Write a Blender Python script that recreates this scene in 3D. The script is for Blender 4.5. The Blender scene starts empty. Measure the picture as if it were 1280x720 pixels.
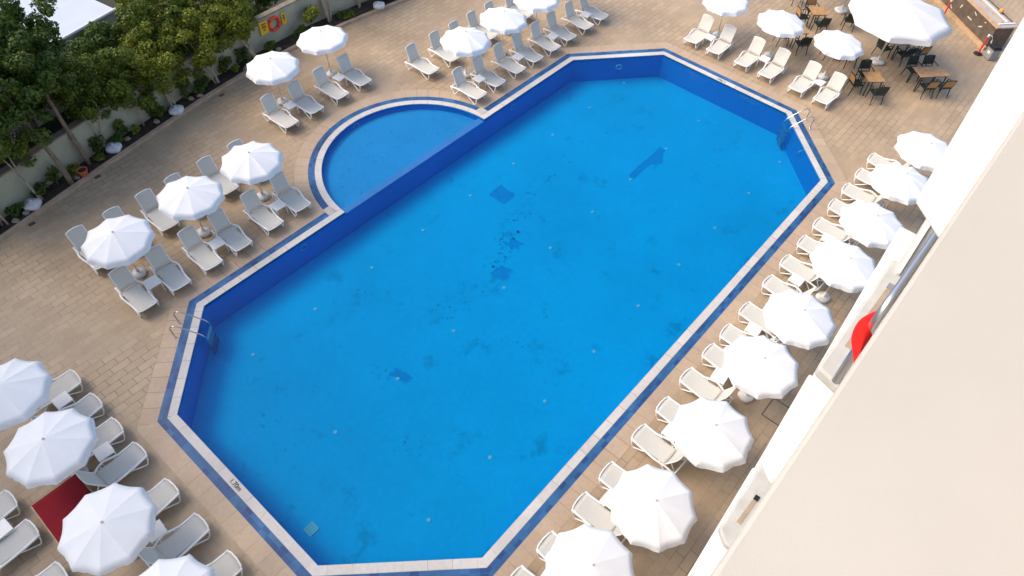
import bpy, bmesh, math, random
from math import sin, cos, pi, radians as rad
from mathutils import Vector, Matrix, noise
from mathutils.geometry import tessellate_polygon
random.seed(7)
S = bpy.context.scene
C = S.collection
# ------------------------------------------------------------ camera, sky, sun, exposure
cd = bpy.data.cameras.new('camera'); cam = bpy.data.objects.new('camera', cd); C.objects.link(cam)
cd.sensor_width = 36; cd.lens = 36*871.119204/1280; cd.clip_start = .05; cd.clip_end = 2000
cam.location = (-.809123, -15.774770, 17.374425)
cam.rotation_euler = (.678024603, -.0339285401, -.849201229)
S.camera = cam
AZ = rad(127); EL = rad(44)            # direction the light comes from, azimuth counted from +x
W = bpy.data.worlds.new('World'); S.world = W; W.use_nodes = True
nt = W.node_tree; bg = nt.nodes['Background']
sky = nt.nodes.new('ShaderNodeTexSky'); sky.sky_type = 'NISHITA'; sky.sun_disc = False
sky.sun_elevation = EL; sky.sun_rotation = pi/2-AZ; sky.air_density = 1.0; sky.dust_density = 3.0; sky.ozone_density = 1.0
nt.links.new(sky.outputs[0], bg.inputs[0]); bg.inputs[1].default_value = .15
sl = bpy.data.lights.new('sun', 'SUN'); so = bpy.data.objects.new('sun', sl); C.objects.link(so)
sl.energy = 1.45; sl.angle = rad(46); sl.color = (1, .83, .62)
so.rotation_euler = Vector((-cos(EL)*cos(AZ), -cos(EL)*sin(AZ), -sin(EL))).to_track_quat('-Z', 'Y').to_euler()
S.view_settings.view_transform = 'Standard'; S.view_settings.look = 'None'
S.view_settings.exposure = .90; S.view_settings.gamma = 1
S.view_settings.use_curve_mapping = False
S.render.engine = 'CYCLES'; S.cycles.max_bounces = 8; S.cycles.transparent_max_bounces = 12

# ------------------------------------------------------------ materials
def mat(name, col, rough=.6, metal=0., var=.0, scale=3., bump=0., bscale=30., spec=.5, trans=0.):
    m = bpy.data.materials.new(name); m.use_nodes = True
    n = m.node_tree; b = n.nodes['Principled BSDF']
    b.inputs['Roughness'].default_value = rough; b.inputs['Metallic'].default_value = metal
    b.inputs['Specular IOR Level'].default_value = spec
    tc = n.nodes.new('ShaderNodeTexCoord')
    if var:
        ns = n.nodes.new('ShaderNodeTexNoise'); ns.inputs['Scale'].default_value = scale; ns.inputs['Detail'].default_value = 6
        n.links.new(tc.outputs['Object'], ns.inputs['Vector'])
        r = n.nodes.new('ShaderNodeValToRGB')
        r.color_ramp.elements[0].position = .3; r.color_ramp.elements[1].position = .7
        r.color_ramp.elements[0].color = (*[max(0, c*(1-var)) for c in col], 1)
        r.color_ramp.elements[1].color = (*[min(1, c*(1+var)) for c in col], 1)
        n.links.new(ns.outputs['Fac'], r.inputs[0]); n.links.new(r.outputs[0], b.inputs['Base Color'])
    else: b.inputs['Base Color'].default_value = (*col, 1)
    if bump:
        n2 = n.nodes.new('ShaderNodeTexNoise'); n2.inputs['Scale'].default_value = bscale; n2.inputs['Detail'].default_value = 8
        n.links.new(tc.outputs['Object'], n2.inputs['Vector'])
        bp = n.nodes.new('ShaderNodeBump'); bp.inputs['Strength'].default_value = bump; bp.inputs['Distance'].default_value = .02
        n.links.new(n2.outputs['Fac'], bp.inputs['Height']); n.links.new(bp.outputs[0], b.inputs['Normal'])
    return m

def brick_mat(name, c1, c2, cm, bw, bh, mortar, use_uv=False, offset=.5, rough=.55, stain=.25, mstrength=.9):
    m = bpy.data.materials.new(name); m.use_nodes = True
    n = m.node_tree; L = n.links; b = n.nodes['Principled BSDF']; b.inputs['Roughness'].default_value = rough
    tc = n.nodes.new('ShaderNodeTexCoord'); src = tc.outputs['UV' if use_uv else 'Object']
    br = n.nodes.new('ShaderNodeTexBrick'); br.offset = offset; br.squash = 1
    for k, v in (('Color1', c1), ('Color2', c2), ('Mortar', cm)): br.inputs[k].default_value = (*v, 1)
    br.inputs['Scale'].default_value = 1; br.inputs['Brick Width'].default_value = bw; br.inputs['Row Height'].default_value = bh
    br.inputs['Mortar Size'].default_value = mortar; br.inputs['Mortar Smooth'].default_value = .3; br.inputs['Bias'].default_value = 0
    L.new(src, br.inputs['Vector'])
    # how visible the joints are changes from place to place (dirt in the joints)
    nz = n.nodes.new('ShaderNodeTexNoise'); nz.inputs['Scale'].default_value = .32; nz.inputs['Detail'].default_value = 4
    L.new(tc.outputs['Object'], nz.inputs['Vector'])
    mr = n.nodes.new('ShaderNodeMapRange'); mr.inputs['From Min'].default_value = .40; mr.inputs['From Max'].default_value = .58
    mr.inputs['To Min'].default_value = .06; mr.inputs['To Max'].default_value = mstrength
    L.new(nz.outputs['Fac'], mr.inputs['Value'])
    mul = n.nodes.new('ShaderNodeMath'); mul.operation = 'MULTIPLY'
    L.new(br.outputs['Fac'], mul.inputs[0]); L.new(mr.outputs[0], mul.inputs[1])
    br2 = n.nodes.new('ShaderNodeTexBrick'); br2.offset = offset
    for k, v in (('Color1', c1), ('Color2', c2), ('Mortar', tuple((a+q)/2 for a, q in zip(c1, c2)))): br2.inputs[k].default_value = (*v, 1)
    for k in ('Scale', 'Brick Width', 'Row Height', 'Mortar Size'): br2.inputs[k].default_value = br.inputs[k].default_value
    br2.inputs['Bias'].default_value = 0
    L.new(src, br2.inputs['Vector'])
    mx = n.nodes.new('ShaderNodeMix'); mx.data_type = 'RGBA'
    L.new(mul.outputs[0], mx.inputs['Factor']); L.new(br2.outputs['Color'], mx.inputs['A']); mx.inputs['B'].default_value = (*cm, 1)
    # broad stains and fine grain
    n3 = n.nodes.new('ShaderNodeTexNoise'); n3.inputs['Scale'].default_value = .45; n3.inputs['Detail'].default_value = 8; n3.inputs['Roughness'].default_value = .65
    L.new(tc.outputs['Object'], n3.inputs['Vector'])
    r3 = n.nodes.new('ShaderNodeMapRange'); r3.inputs['From Min'].default_value = .3; r3.inputs['From Max'].default_value = .7
    r3.inputs['To Min'].default_value = 1-stain; r3.inputs['To Max'].default_value = 1+stain*.55
    L.new(n3.outputs['Fac'], r3.inputs['Value'])
    n4 = n.nodes.new('ShaderNodeTexNoise'); n4.inputs['Scale'].default_value = 9; n4.inputs['Detail'].default_value = 6
    L.new(tc.outputs['Object'], n4.inputs['Vector'])
    r4 = n.nodes.new('ShaderNodeMapRange'); r4.inputs['To Min'].default_value = .86; r4.inputs['To Max'].default_value = 1.12
    L.new(n4.outputs['Fac'], r4.inputs['Value'])
    mm = n.nodes.new('ShaderNodeMath'); mm.operation = 'MULTIPLY'; L.new(r3.outputs[0], mm.inputs[0]); L.new(r4.outputs[0], mm.inputs[1])
    vm = n.nodes.new('ShaderNodeVectorMath'); vm.operation = 'SCALE'
    L.new(mx.outputs['Result'], vm.inputs[0]); L.new(mm.outputs[0], vm.inputs['Scale'])
    L.new(vm.outputs[0], b.inputs['Base Color'])
    bp = n.nodes.new('ShaderNodeBump'); bp.inputs['Strength'].default_value = .35; bp.inputs['Distance'].default_value = .01; bp.invert = True
    L.new(mul.outputs[0], bp.inputs['Height']); L.new(bp.outputs[0], b.inputs['Normal'])
    return m

M = {}
M['deck'] = brick_mat('deck_pavers', (.450, .338, .222), (.392, .290, .188), (.14, .085, .05), .548, .2495, .009, stain=.20)
M['border'] = brick_mat('border_pavers', (.50, .375, .26), (.46, .34, .235), (.2, .12, .07), .5, .56, .010, use_uv=True, offset=0, stain=.16, mstrength=.8)
M['gutter'] = brick_mat('gutter_tiles', (.006, .055, .21), (.03, .15, .34), (.05, .13, .26), .24, .12, .008, use_uv=True, offset=0, rough=.5, stain=.5, mstrength=.5)
M['coping'] = brick_mat('coping_stone', (.61, .585, .55), (.56, .53, .495), (.30, .26, .22), .6, .4, .009, use_uv=True, offset=0, rough=.6, stain=.14, mstrength=1.)
M['plaster'] = mat('frame_plastic', (.86, .85, .83), .38, var=.02, scale=4)
M['sling'] = mat('sling_mesh', (.60, .585, .53), .75, var=.05, scale=40, bump=.2, bscale=400)
M['canopy'] = mat('canopy_cloth', (.83, .84, .85), .8, var=.03, scale=2, bump=.25, bscale=5)
M['canopy_big'] = mat('large_canopy_cloth', (.74, .74, .73), .8, var=.03, scale=1.5, bump=.2, bscale=3)
M['pole'] = mat('painted_pole', (.70, .62, .50), .4, var=.04)
M['basewhite'] = mat('base_plastic', (.62, .62, .62), .5, var=.18, scale=6)
M['steel'] = mat('stainless_steel', (.62, .60, .57), .16, metal=1)
M['dark'] = mat('dark_green_resin', (.010, .018, .014), .45, var=.2)
M['tan'] = mat('woven_tan_panel', (.42, .22, .08), .6, var=.2, scale=30)
M['wood'] = mat('table_top_wood', (.42, .24, .105), .45, var=.22, scale=7)
M['stucco'] = mat('cream_stucco', (.50, .475, .435), .9, var=.05, scale=2, bump=.09, bscale=330)
M['white_wall'] = mat('white_render', (.84, .81, .74), .85, var=.03, scale=3, bump=.1, bscale=60)
M['ledge'] = mat('ledge_paint', (.52, .52, .50), .8, var=.10, scale=6, bump=.2, bscale=20)
M['garden_wall'] = mat('garden_wall_paint', (.38, .39, .29), .85, var=.16, scale=1.6, bump=.3, bscale=15)
M['wallcap'] = mat('wall_cap_stone', (.22, .18, .14), .85, var=.25, scale=4)
M['kerb'] = mat('kerb_stone', (.46, .33, .23), .8, var=.16, scale=3)
M['soil'] = mat('garden_soil', (.045, .03, .02), .95, var=.5, scale=5, bump=1., bscale=14)
M['earth'] = mat('rough_ground', (.04, .045, .03), .95, var=.3, scale=.6)
M['bark'] = mat('bark', (.22, .16, .11), .9, var=.35, scale=9, bump=.6, bscale=30)
M['palebark'] = mat('pale_bark', (.40, .32, .24), .9, var=.25, scale=9, bump=.4, bscale=30)
M['red'] = mat('red_cloth', (.23, .001, .010), .9, var=.06)
M['towel'] = mat('towel_cloth', (.9, .006, .003), .9, var=.04, scale=20)
M['redpost'] = mat('red_post', (.75, .02, .015), .4)
M['black'] = mat('black_plastic', (.014, .014, .016), .5)
M['grey'] = mat('grey_metal', (.28, .28, .29), .45, var=.1)
M['buoy'] = mat('lifebuoy_orange', (.80, .07, .02), .5)
M['yellow'] = mat('yellow_sign', (.80, .50, .02), .5)
M['terracotta'] = mat('terracotta', (.50, .12, .05), .8, var=.15)
M['rock'] = mat('rock', (.30, .24, .18), .9, var=.4, scale=8, bump=.5)
M['roof'] = mat('sheet_metal_roof', (.55, .60, .70), .5, var=.06, scale=.7)
M['barpanel'] = mat('dark_bar_panel', (.11, .08, .06), .55, var=.3, scale=3)
M['barwood'] = mat('pale_wood_trim', (.50, .33, .19), .55, var=.15, scale=5)
M['bartop'] = mat('grey_counter', (.42, .38, .36), .35, var=.08, scale=2)
M['orange'] = mat('orange_peel', (.85, .32, .02), .5)
M['whiteink'] = mat('white_lettering', (.75, .73, .70), .6)
M['ink'] = mat('black_ink', (.03, .03, .035), .6)
M['troughtan'] = mat('trough_tan', (.40, .32, .24), .8, var=.15, scale=9)
M['drain'] = mat('drain_metal', (.10, .07, .05), .6, var=.3)
M['inlet'] = mat('inlet_fitting', (.10, .46, .62), .4)
M['drainpanel'] = mat('floor_drain_plastic', (.02, .36, .46), .5, var=.1)
M['patch'] = mat('dark_tile_patch', (.0, .23, .56), .5, spec=0, var=.08, scale=6)
M['rail'] = mat('brushed_rail', (.75, .74, .76), .38, metal=1)
M['silt'] = mat('settled_silt', (.0, .245, .53), .9, var=.2, spec=0)
M['ladderdark'] = mat('ladder_step', (.02, .17, .38), .6, spec=.1)

def leafmat(name, c):
    m = bpy.data.materials.new(name); m.use_nodes = True; n = m.node_tree; L = n.links; b = n.nodes['Principled BSDF']
    b.inputs['Roughness'].default_value = .55; b.inputs['Specular IOR Level'].default_value = .3
    tc = n.nodes.new('ShaderNodeTexCoord'); ns = n.nodes.new('ShaderNodeTexNoise'); ns.inputs['Scale'].default_value = 2.6; ns.inputs['Detail'].default_value = 9
    L.new(tc.outputs['Object'], ns.inputs['Vector']); r = n.nodes.new('ShaderNodeValToRGB')
    r.color_ramp.elements[0].position = .32; r.color_ramp.elements[1].position = .68
    r.color_ramp.elements[0].color = (c[0]*.45, c[1]*.55, c[2]*.6, 1); r.color_ramp.elements[1].color = (c[0]*1.75, c[1]*1.5, c[2]*1.1, 1)
    L.new(ns.outputs['Fac'], r.inputs[0]); L.new(r.outputs[0], b.inputs['Base Color'])
    t = n.nodes.new('ShaderNodeBsdfTranslucent'); L.new(r.outputs[0], t.inputs[0]); mx = n.nodes.new('ShaderNodeMixShader'); mx.inputs[0].default_value = .25
    L.new(b.outputs[0], mx.inputs[1]); L.new(t.outputs[0], mx.inputs[2]); L.new(mx.outputs[0], n.nodes['Material Output'].inputs[0])
    return m
M['leafA'] = leafmat('leaves_mid', (.10, .15, .02)); M['leafB'] = leafmat('leaves_dark', (.070, .125, .022)); M['leafC'] = leafmat('leaves_lime', (.16, .20, .022))

def tilefloor(name, c, scale_dirt, dirt):
    m = bpy.data.materials.new(name); m.use_nodes = True; n = m.node_tree; L = n.links; b = n.nodes['Principled BSDF']; b.inputs['Roughness'].default_value = .5; b.inputs['Specular IOR Level'].default_value = 0
    tc = n.nodes.new('ShaderNodeTexCoord')
    def noise_(s, d, mn, mx_, f0, f1, rough=.6):
        a = n.nodes.new('ShaderNodeTexNoise'); a.inputs['Scale'].default_value = s; a.inputs['Detail'].default_value = d; a.inputs['Roughness'].default_value = rough
        L.new(tc.outputs['Object'], a.inputs['Vector']); r = n.nodes.new('ShaderNodeMapRange')
        for k, v in (('From Min', f0), ('From Max', f1), ('To Min', mn), ('To Max', mx_)): r.inputs[k].default_value = v
        L.new(a.outputs['Fac'], r.inputs['Value']); return r.outputs[0]
    big = noise_(.22, 5, .90, 1.08, .3, .7); fine = noise_(7, 3, .95, 1.05, .25, .75)
    d1 = noise_(scale_dirt, 10, 1-dirt, 1., .33, .42, .72)
    x1 = n.nodes.new('ShaderNodeMath'); x1.operation = 'MULTIPLY'; L.new(big, x1.inputs[0]); L.new(fine, x1.inputs[1])
    x2 = n.nodes.new('ShaderNodeMath'); x2.operation = 'MULTIPLY'; L.new(x1.outputs[0], x2.inputs[0]); L.new(d1, x2.inputs[1])
    v = n.nodes.new('ShaderNodeVectorMath'); v.operation = 'SCALE'; v.inputs[0].default_value = c; L.new(x2.outputs[0], v.inputs['Scale'])
    L.new(v.outputs[0], b.inputs['Base Color']); return m
M['poolfloor'] = tilefloor('pool_floor_mosaic', (.0, .345, .68), .8, .28)
M['poolwall'] = tilefloor('pool_wall_mosaic', (.0, .235, .60), 1.2, .12)
M['kidfloor'] = tilefloor('wading_floor_mosaic', (.025, .31, .64), 3.5, .22)
M['kidledge'] = tilefloor('ledge_mosaic', (.07, .27, .60), 5, .35)

w = bpy.data.materials.new('pool_water'); w.use_nodes = True; n = w.node_tree; L = n.links
n.nodes.remove(n.nodes['Principled BSDF'])
fr = n.nodes.new('ShaderNodeFresnel'); fr.inputs['IOR'].default_value = 1.33
gl = n.nodes.new('ShaderNodeBsdfGlossy'); gl.inputs['Roughness'].default_value = .06; gl.inputs['Color'].default_value = (.5, .78, 1, 1)
tr = n.nodes.new('ShaderNodeBsdfTransparent'); tr.inputs[0].default_value = (.93, .985, 1, 1)
mx = n.nodes.new('ShaderNodeMixShader'); tc = n.nodes.new('ShaderNodeTexCoord')
nn = n.nodes.new('ShaderNodeTexNoise'); nn.inputs['Scale'].default_value = 2.6; nn.inputs['Detail'].default_value = 5
bp = n.nodes.new('ShaderNodeBump'); bp.inputs['Strength'].default_value = .25; bp.inputs['Distance'].default_value = .04
L.new(tc.outputs['Object'], nn.inputs['Vector']); L.new(nn.outputs['Fac'], bp.inputs['Height'])
L.new(bp.outputs[0], fr.inputs['Normal']); L.new(bp.outputs[0], gl.inputs['Normal'])
L.new(fr.outputs[0], mx.inputs[0]); L.new(tr.outputs[0], mx.inputs[1]); L.new(gl.outputs[0], mx.inputs[2]); L.new(mx.outputs[0], n.nodes['Material Output'].inputs[0])
M['water'] = w

# ------------------------------------------------------------ helpers
def obj(name, bm, m, parent=None, smooth=False, bevel=0):
    bmesh.ops.recalc_face_normals(bm, faces=bm.faces)
    me = bpy.data.meshes.new(name); bm.to_mesh(me); bm.free()
    if smooth:
        for p in me.polygons: p.use_smooth = True
    me.materials.append(M[m] if isinstance(m, str) else m)
    o = bpy.data.objects.new(name, me); C.objects.link(o)
    if parent: o.parent = parent
    if bevel:
        md = o.modifiers.new('bevel', 'BEVEL'); md.width = bevel; md.segments = 2; md.limit_method = 'ANGLE'
    return o
def thing(name, label, cat, loc=(0, 0, 0), rz=0, group=None):
    o = bpy.data.objects.new(name, None); C.objects.link(o); o.location = loc; o.rotation_euler = (0, 0, rz); o.empty_display_size = .2
    return tag(o, label, cat, group)
def tag(o, label, cat, group=None):
    o['label'] = label; o['category'] = cat
    if group: o['group'] = group
    return o
def struct(o, kind='structure'): o['kind'] = kind; return o
def dup(root, loc, rz, label, group=None, scale=None):
    def cp(o, par):
        c = o.copy(); C.objects.link(c)
        if par: c.parent = par
        for ch in kids[o.name]: cp(ch, c)
        return c
    kids = {}
    def walk(o):
        kids[o.name] = list(o.children)
        for ch in o.children: walk(ch)
    walk(root); r = cp(root, None); r.location = loc; r.rotation_euler = (0, 0, rz); r['label'] = label
    if scale: r.scale = (scale,)*3
    if group: r['group'] = group
    return r
def box(bm, x0, x1, y0, y1, z0, z1):
    v = [bm.verts.new(p) for p in ((x0, y0, z0), (x1, y0, z0), (x1, y1, z0), (x0, y1, z0), (x0, y0, z1), (x1, y0, z1), (x1, y1, z1), (x0, y1, z1))]
    for f in ((0, 3, 2, 1), (4, 5, 6, 7), (0, 1, 5, 4), (1, 2, 6, 5), (2, 3, 7, 6), (3, 0, 4, 7)): bm.faces.new([v[i] for i in f])
def tube(bm, pts, r, seg=8, r2=None, flat=1.):
    pts = [Vector(p) for p in pts]; rings = []; n = len(pts); up = Vector((0, 0, 1)); last = None
    for i, p in enumerate(pts):
        d = (pts[min(i+1, n-1)]-pts[max(i-1, 0)]).normalized()
        a = d.cross(up if abs(d.z) < .95 else Vector((1, 0, 0))).normalized()
        if last is not None:
            a = (last-d*last.dot(d)).normalized()
        last = a; b = d.cross(a); rr = r if r2 is None else r+(r2-r)*i/(n-1)
        rings.append([bm.verts.new(p+a*cos(2*pi*k/seg)*rr+b*sin(2*pi*k/seg)*rr*flat) for k in range(seg)])
    for i in range(n-1):
        for k in range(seg): bm.faces.new((rings[i][k], rings[i][(k+1) % seg], rings[i+1][(k+1) % seg], rings[i+1][k]))
    bm.faces.new(rings[0][::-1]); bm.faces.new(rings[-1])
def lathe(bm, prof, seg=24, cx=0, cy=0, lobes=0, amp=0):
    rings = []
    for r, z in prof:
        rings.append([bm.verts.new((cx+r*(1+amp*cos(lobes*2*pi*k/seg))*cos(2*pi*k/seg), cy+r*(1+amp*cos(lobes*2*pi*k/seg))*sin(2*pi*k/seg), z)) for k in range(seg)])
    for i in range(len(rings)-1):
        for k in range(seg): bm.faces.new((rings[i][k], rings[i][(k+1) % seg], rings[i+1][(k+1) % seg], rings[i+1][k]))
    bm.faces.new(rings[0][::-1]); bm.faces.new(rings[-1])
def prism(bm, poly, z0, z1):
    a = [bm.verts.new((x, y, z0)) for x, y in poly]; b = [bm.verts.new((x, y, z1)) for x, y in poly]; n = len(poly)
    bm.faces.new(a[::-1]); bm.faces.new(b)
    for i in range(n): bm.faces.new((a[i], a[(i+1) % n], b[(i+1) % n], b[i]))
def sheet(name, loops, z, m, kind='structure'):
    bm = bmesh.new(); vs = [bm.verts.new((x, y, z)) for l in loops for x, y in l]
    for t in tessellate_polygon([[Vector((x, y, 0)) for x, y in l] for l in loops]):
        try: bm.faces.new([vs[i] for i in t])
        except ValueError: pass
    for f in bm.faces:
        f.normal_update()
    o = obj(name, bm, m)
    me = o.data
    if sum(p.normal.z for p in me.polygons) < 0: me.flip_normals()
    return struct(o, kind)
def arc(cx, cy, r, a0, a1, n): return [(cx+r*cos(a0+(a1-a0)*i/n), cy+r*sin(a0+(a1-a0)*i/n)) for i in range(n+1)]

# ------------------------------------------------------------ the pool
PO = [(2.889, 0), (21.70, 0), (25.143, -2.877), (25.143, -9.352), (22.054, -12.5), (3.053, -12.5), (0, -9.407), (0, -2.979)]
def inset(P, o):
    out = []
    for i in range(len(P)):
        a, b, c = Vector(P[i-1]), Vector(P[i]), Vector(P[(i+1) % len(P)])
        d1 = (b-a).normalized(); d2 = (c-b).normalized(); n1 = Vector((d1.y, -d1.x)); n2 = Vector((d2.y, -d2.x))   # clockwise: inward is to the right
        det = n1.x*n2.y-n1.y*n2.x
        out.append((b.x+(o*n2.y-o*n1.y)/det, b.y+(n1.x*o-n2.x*o)/det))
    return out
WB, WC = .2408, .4838
CX, CY, RI = 12.234, -WC, 3.561           # wading pool: half disc on the inner line
P1, P2 = inset(PO, WB), inset(PO, WC)
RB, RO = RI+WC-WB, RI+WC
aO = math.asin(WC/RO); aM = math.asin((WC-WB)/RB)
arcO = arc(CX, CY, RO, pi-aO, aO, 48)     # blue outer
outline = [PO[0]]+arcO+PO[1:]
# deck with the pool cut out
DX0, DX1, DY0, DY1 = -14., 60., -30., 8.0
bedfront = [(-6, 5.25), (-3, 5.9), (.45, 6.63), (3.6, 7.32), (6.94, 7.97), (9, 8.36), (11.19, 8.65), (13.91, 8.74), (16.6, 8.62), (19.51, 8.30), (24, 7.7), (30, 6.9), (40, 5.8), (60, 4)]
deck_loop = [(DX0, -30), (60, -30)]+bedfront[::-1]+[(DX0, 3.5)]
sheet('deck', [deck_loop, outline[::-1]], 0, 'deck')
big = 400
sheet('ground', [[(-big, -big), (big, -big), (big, big), (-big, big)], [(-13.9, -29.9), (-13.9, 3.4), (-6, 5.15), (3.6, 7.2), (13.9, 8.6), (19.5, 8.1), (30, 6.8), (59.9, 3.9), (59.9, -29.9)]], -.02, 'earth')
def strip(name, A, B, z, m, closed=True, edge_restart=True, box_h=0):
    """band between two polylines with a running UV"""
    bm = bmesh.new(); uv = bm.loops.layers.uv.new('UVMap'); n = len(A); s = 0.
    for i in range(n if closed else n-1):
        j = (i+1) % n; a0, a1, b0, b1 = (Vector((*q, z)) for q in (A[i], A[j], B[i], B[j])); l = (a1-a0).length; d = (a1-a0).normalized()
        if l < 1e-6: continue
        vs = [bm.verts.new(q) for q in (a0, a1, b1, b0)]; f = bm.faces.new(vs); wd = abs((b0-a0).cross(d).z)
        us = [s, s+l, s+(b1-a0).dot(d), s+(b0-a0).dot(d)]
        for lp, u, v in zip(f.loops, us, (0, 0, wd, wd)): lp[uv].uv = (u, v)
        s += l
        if box_h:
            for p, q in ((b0, b1), (a1, a0)):
                e = [bm.verts.new(t) for t in (p, q, q-Vector((0, 0, box_h)), p-Vector((0, 0, box_h)))]; ff = bm.faces.new(e)
                for lp in ff.loops: lp[uv].uv = (s, .1)
    me = bpy.data.meshes.new(name); bm.to_mesh(me); bm.free(); me.materials.append(M[m]); o = bpy.data.objects.new(name, me); C.objects.link(o)
    me.validate()
    up = [p.index for p in me.polygons if abs(p.normal.z) > .5]
    if up and me.polygons[up[0]].normal.z < 0: me.flip_normals()
    return struct(o)
xl, xr = CX-RO*cos(aO), CX+RO*cos(aO)     # where the wading arc's outside meets the outer line
xlm, xrm = CX-RB, CX+RB
def cut(P, o):                            # open polyline from right junction round the pool to left junction
    y = P[0][1]; k = WC-o
    r = RI+k
    dx = math.sqrt(max(r*r-(y-CY)**2, 0))
    return [(CX+dx, y)]+P[1:]+[P[0]]+[(CX-dx, y)]
sq = .243
mainO = [(xr+.02, 0)]+PO[1:]+[PO[0]]+[(xl-.02, 0)]
mainM = [(xr+.02, P1[0][1])]+P1[1:]+[P1[0]]+[(xl-.02, P1[0][1])]
strip('gutter_tiles', mainO, mainM, .004, 'gutter', closed=False)
cM = [(CX+RI+.001, P1[0][1])]+P1[1:]+[P1[0]]+[(CX-RI-.001, P1[0][1])]
cI = [(CX+RI+.001, P2[0][1])]+P2[1:]+[P2[0]]+[(CX-RI-.001, P2[0][1])]
strip('pool_coping', cM, cI, .008, 'coping', closed=False, box_h=.05)
# wading pool bands
a1 = aO+.03
strip('wading_gutter_tiles', arc(CX, CY, RO, pi-a1, a1, 44), arc(CX, CY, RB, pi-a1, a1, 44), .004, 'gutter', closed=False)
strip('wading_coping', arc(CX, CY, RB, pi-aM, aM, 48), arc(CX, CY, RI, pi, 0, 48), .012, 'coping', closed=False, box_h=.05)
for sx in (-1, 1):                        # the white square stones at the two junctions
    xa = CX+sx*(RI-.0); xb = CX+sx*(RO+.02)
    bm = bmesh.new(); box(bm, min(xa+sx*.1, xb), max(xa+sx*.1, xb), -WB-.004, .0-.03, -.04, .0165)
    if sx < 0: bm.free(); bm = bmesh.new(); prism(bm, [(xl-.03, -WB), (CX-3.70, -WB), (CX-3.74, .14), (CX-4.005, .14)], -.04, .0165)
    else: bm.free(); bm = bmesh.new(); prism(bm, [(xr+.03, -WB), (CX+4.005, .14), (CX+3.74, .14), (CX+3.70, -WB)], -.04, .0165)
    struct(obj('junction_stone', bm, 'coping'))
# paver border around the pool (one course parallel to each edge)
PB = inset(PO, -.5)
rb = RO+.5; ab = math.asin((WC+.5)/rb)
xbl = CX-math.sqrt(rb**2-(WC)**2)
BO = [(CX+math.sqrt(rb**2-(.5+WC)**2), .5)]+PB[1:]+[PB[0]]+[(CX-math.sqrt(rb**2-(.5+WC)**2), .5)]
strip('border_course', BO, [(xr, 0)]+PO[1:]+[PO[0]]+[(xl, 0)], .004, 'border', closed=False)
strip('wading_border_course', arc(CX, CY, rb, pi-ab, ab, 48), arc(CX, CY, RO, pi-aO, aO, 48), .004, 'border', closed=False)
# basins
ZF, ZK, ZW = -1.12, -.27, -.05
bm = bmesh.new(); v0 = [bm.verts.new((x, y, 0)) for x, y in P2]; v1 = [bm.verts.new((x, y, ZF)) for x, y in P2]
v0[0].co.z = v0[1].co.z = 0
for i in range(8):
    j = (i+1) % 8
    if i == 0:
        for xa, xb, zt in ((P2[0][0], CX-RI, 0), (CX-RI, CX+RI, -.10), (CX+RI, P2[1][0], 0)):
            q = [bm.verts.new(t) for t in ((xa, CY, zt), (xb, CY, zt), (xb, CY, ZF), (xa, CY, ZF))]; bm.faces.new(q)
    else: bm.faces.new((v0[i], v0[j], v1[j], v1[i]))
struct(obj('pool_wall', bm, 'poolwall'))
sheet('pool_floor', [P2], ZF, 'poolfloor')
bm = bmesh.new(); A = arc(CX, CY, RI, pi, 0, 48)
for i in range(48):
    q = [bm.verts.new(t) for t in ((*A[i], 0), (*A[i+1], 0), (*A[i+1], ZK), (*A[i], ZK))]; bm.faces.new(q)
struct(obj('wading_pool_wall', bm, 'poolwall', smooth=True))
sheet('wading_pool_floor', [arc(CX, CY, RI, pi, 0, 48)], ZK, 'kidfloor')
bm = bmesh.new(); box(bm, CX-RI+.03, CX+RI-.03, CY+.002, CY+.30, ZK+.004, -.09); struct(obj('dividing_ledge', bm, 'kidledge'))
sheet('pool_water', [[P2[0], (CX-RI, CY)]+arc(CX, CY, RI-.001, pi, 0, 48)+P2[1:]], ZW, 'water')
# inlets in the floor, wall lights, drain, tile patches
k = 0
for x in (3.29, 5.72, 8.17, 10.62, 13.11, 15.61, 18.08, 20.62, 23.15):
    for y in (-2.26, -6.2, -10.04):
        if (x > 22 and y == -2.26 and 0): continue
        bm = bmesh.new(); lathe(bm, [(.06, ZF), (.06, ZF+.02), (.04, ZF+.03)], 12, x, y)
        k += 1
        cl = ('nearest the building', 'of the middle line', 'nearest the wading pool')[(-10.04, -6.2, -2.26).index(y)]
        tag(obj('floor_inlet', bm, 'inlet'), 'pale round floor inlet, %s from the left in the row %s' % (['first','second','third','fourth','fifth','sixth','seventh','eighth','ninth'][round((x-3.29)/2.48)], cl), 'pool inlet', 'inlets in a grid on the pool floor')
for lab, x, y, z, a in (('left of the wading pool', 6.82, CY-.012, -.3, pi/2), ('right of the wading pool', 17.5, CY-.012, -.3, pi/2), ('on the far short slanted wall', 22.9, -2.0, -.3, pi/2-.7), ('by the far ladder', 23.2, -10.66, -.3, pi/4), ('inside the wading pool', 12.2, CY+RI-.012, -.2, pi/2)):
    bm = bmesh.new(); R_ = .13; t = Vector((cos(a-pi/2), sin(a-pi/2), 0))
    tube(bm, [Vector((x, y, z))+t*R_*cos(q*pi/8)+Vector((0, 0, R_*.8*sin(q*pi/8))) for q in range(17)], .02, 6)
    tag(obj('wall_light', bm, 'inlet'), 'round underwater light ring set in the pool wall '+lab, 'pool light')
bm = bmesh.new(); c, s_ = cos(.05), sin(.05)
box(bm, .92, 1.17, -8.05, -7.8, ZF, ZF+.02)
dr = tag(obj('floor_drain', bm, 'drainpanel'), 'square green drain cover on the pool floor near the lower left corner', 'drain')
bm = bmesh.new()
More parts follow.
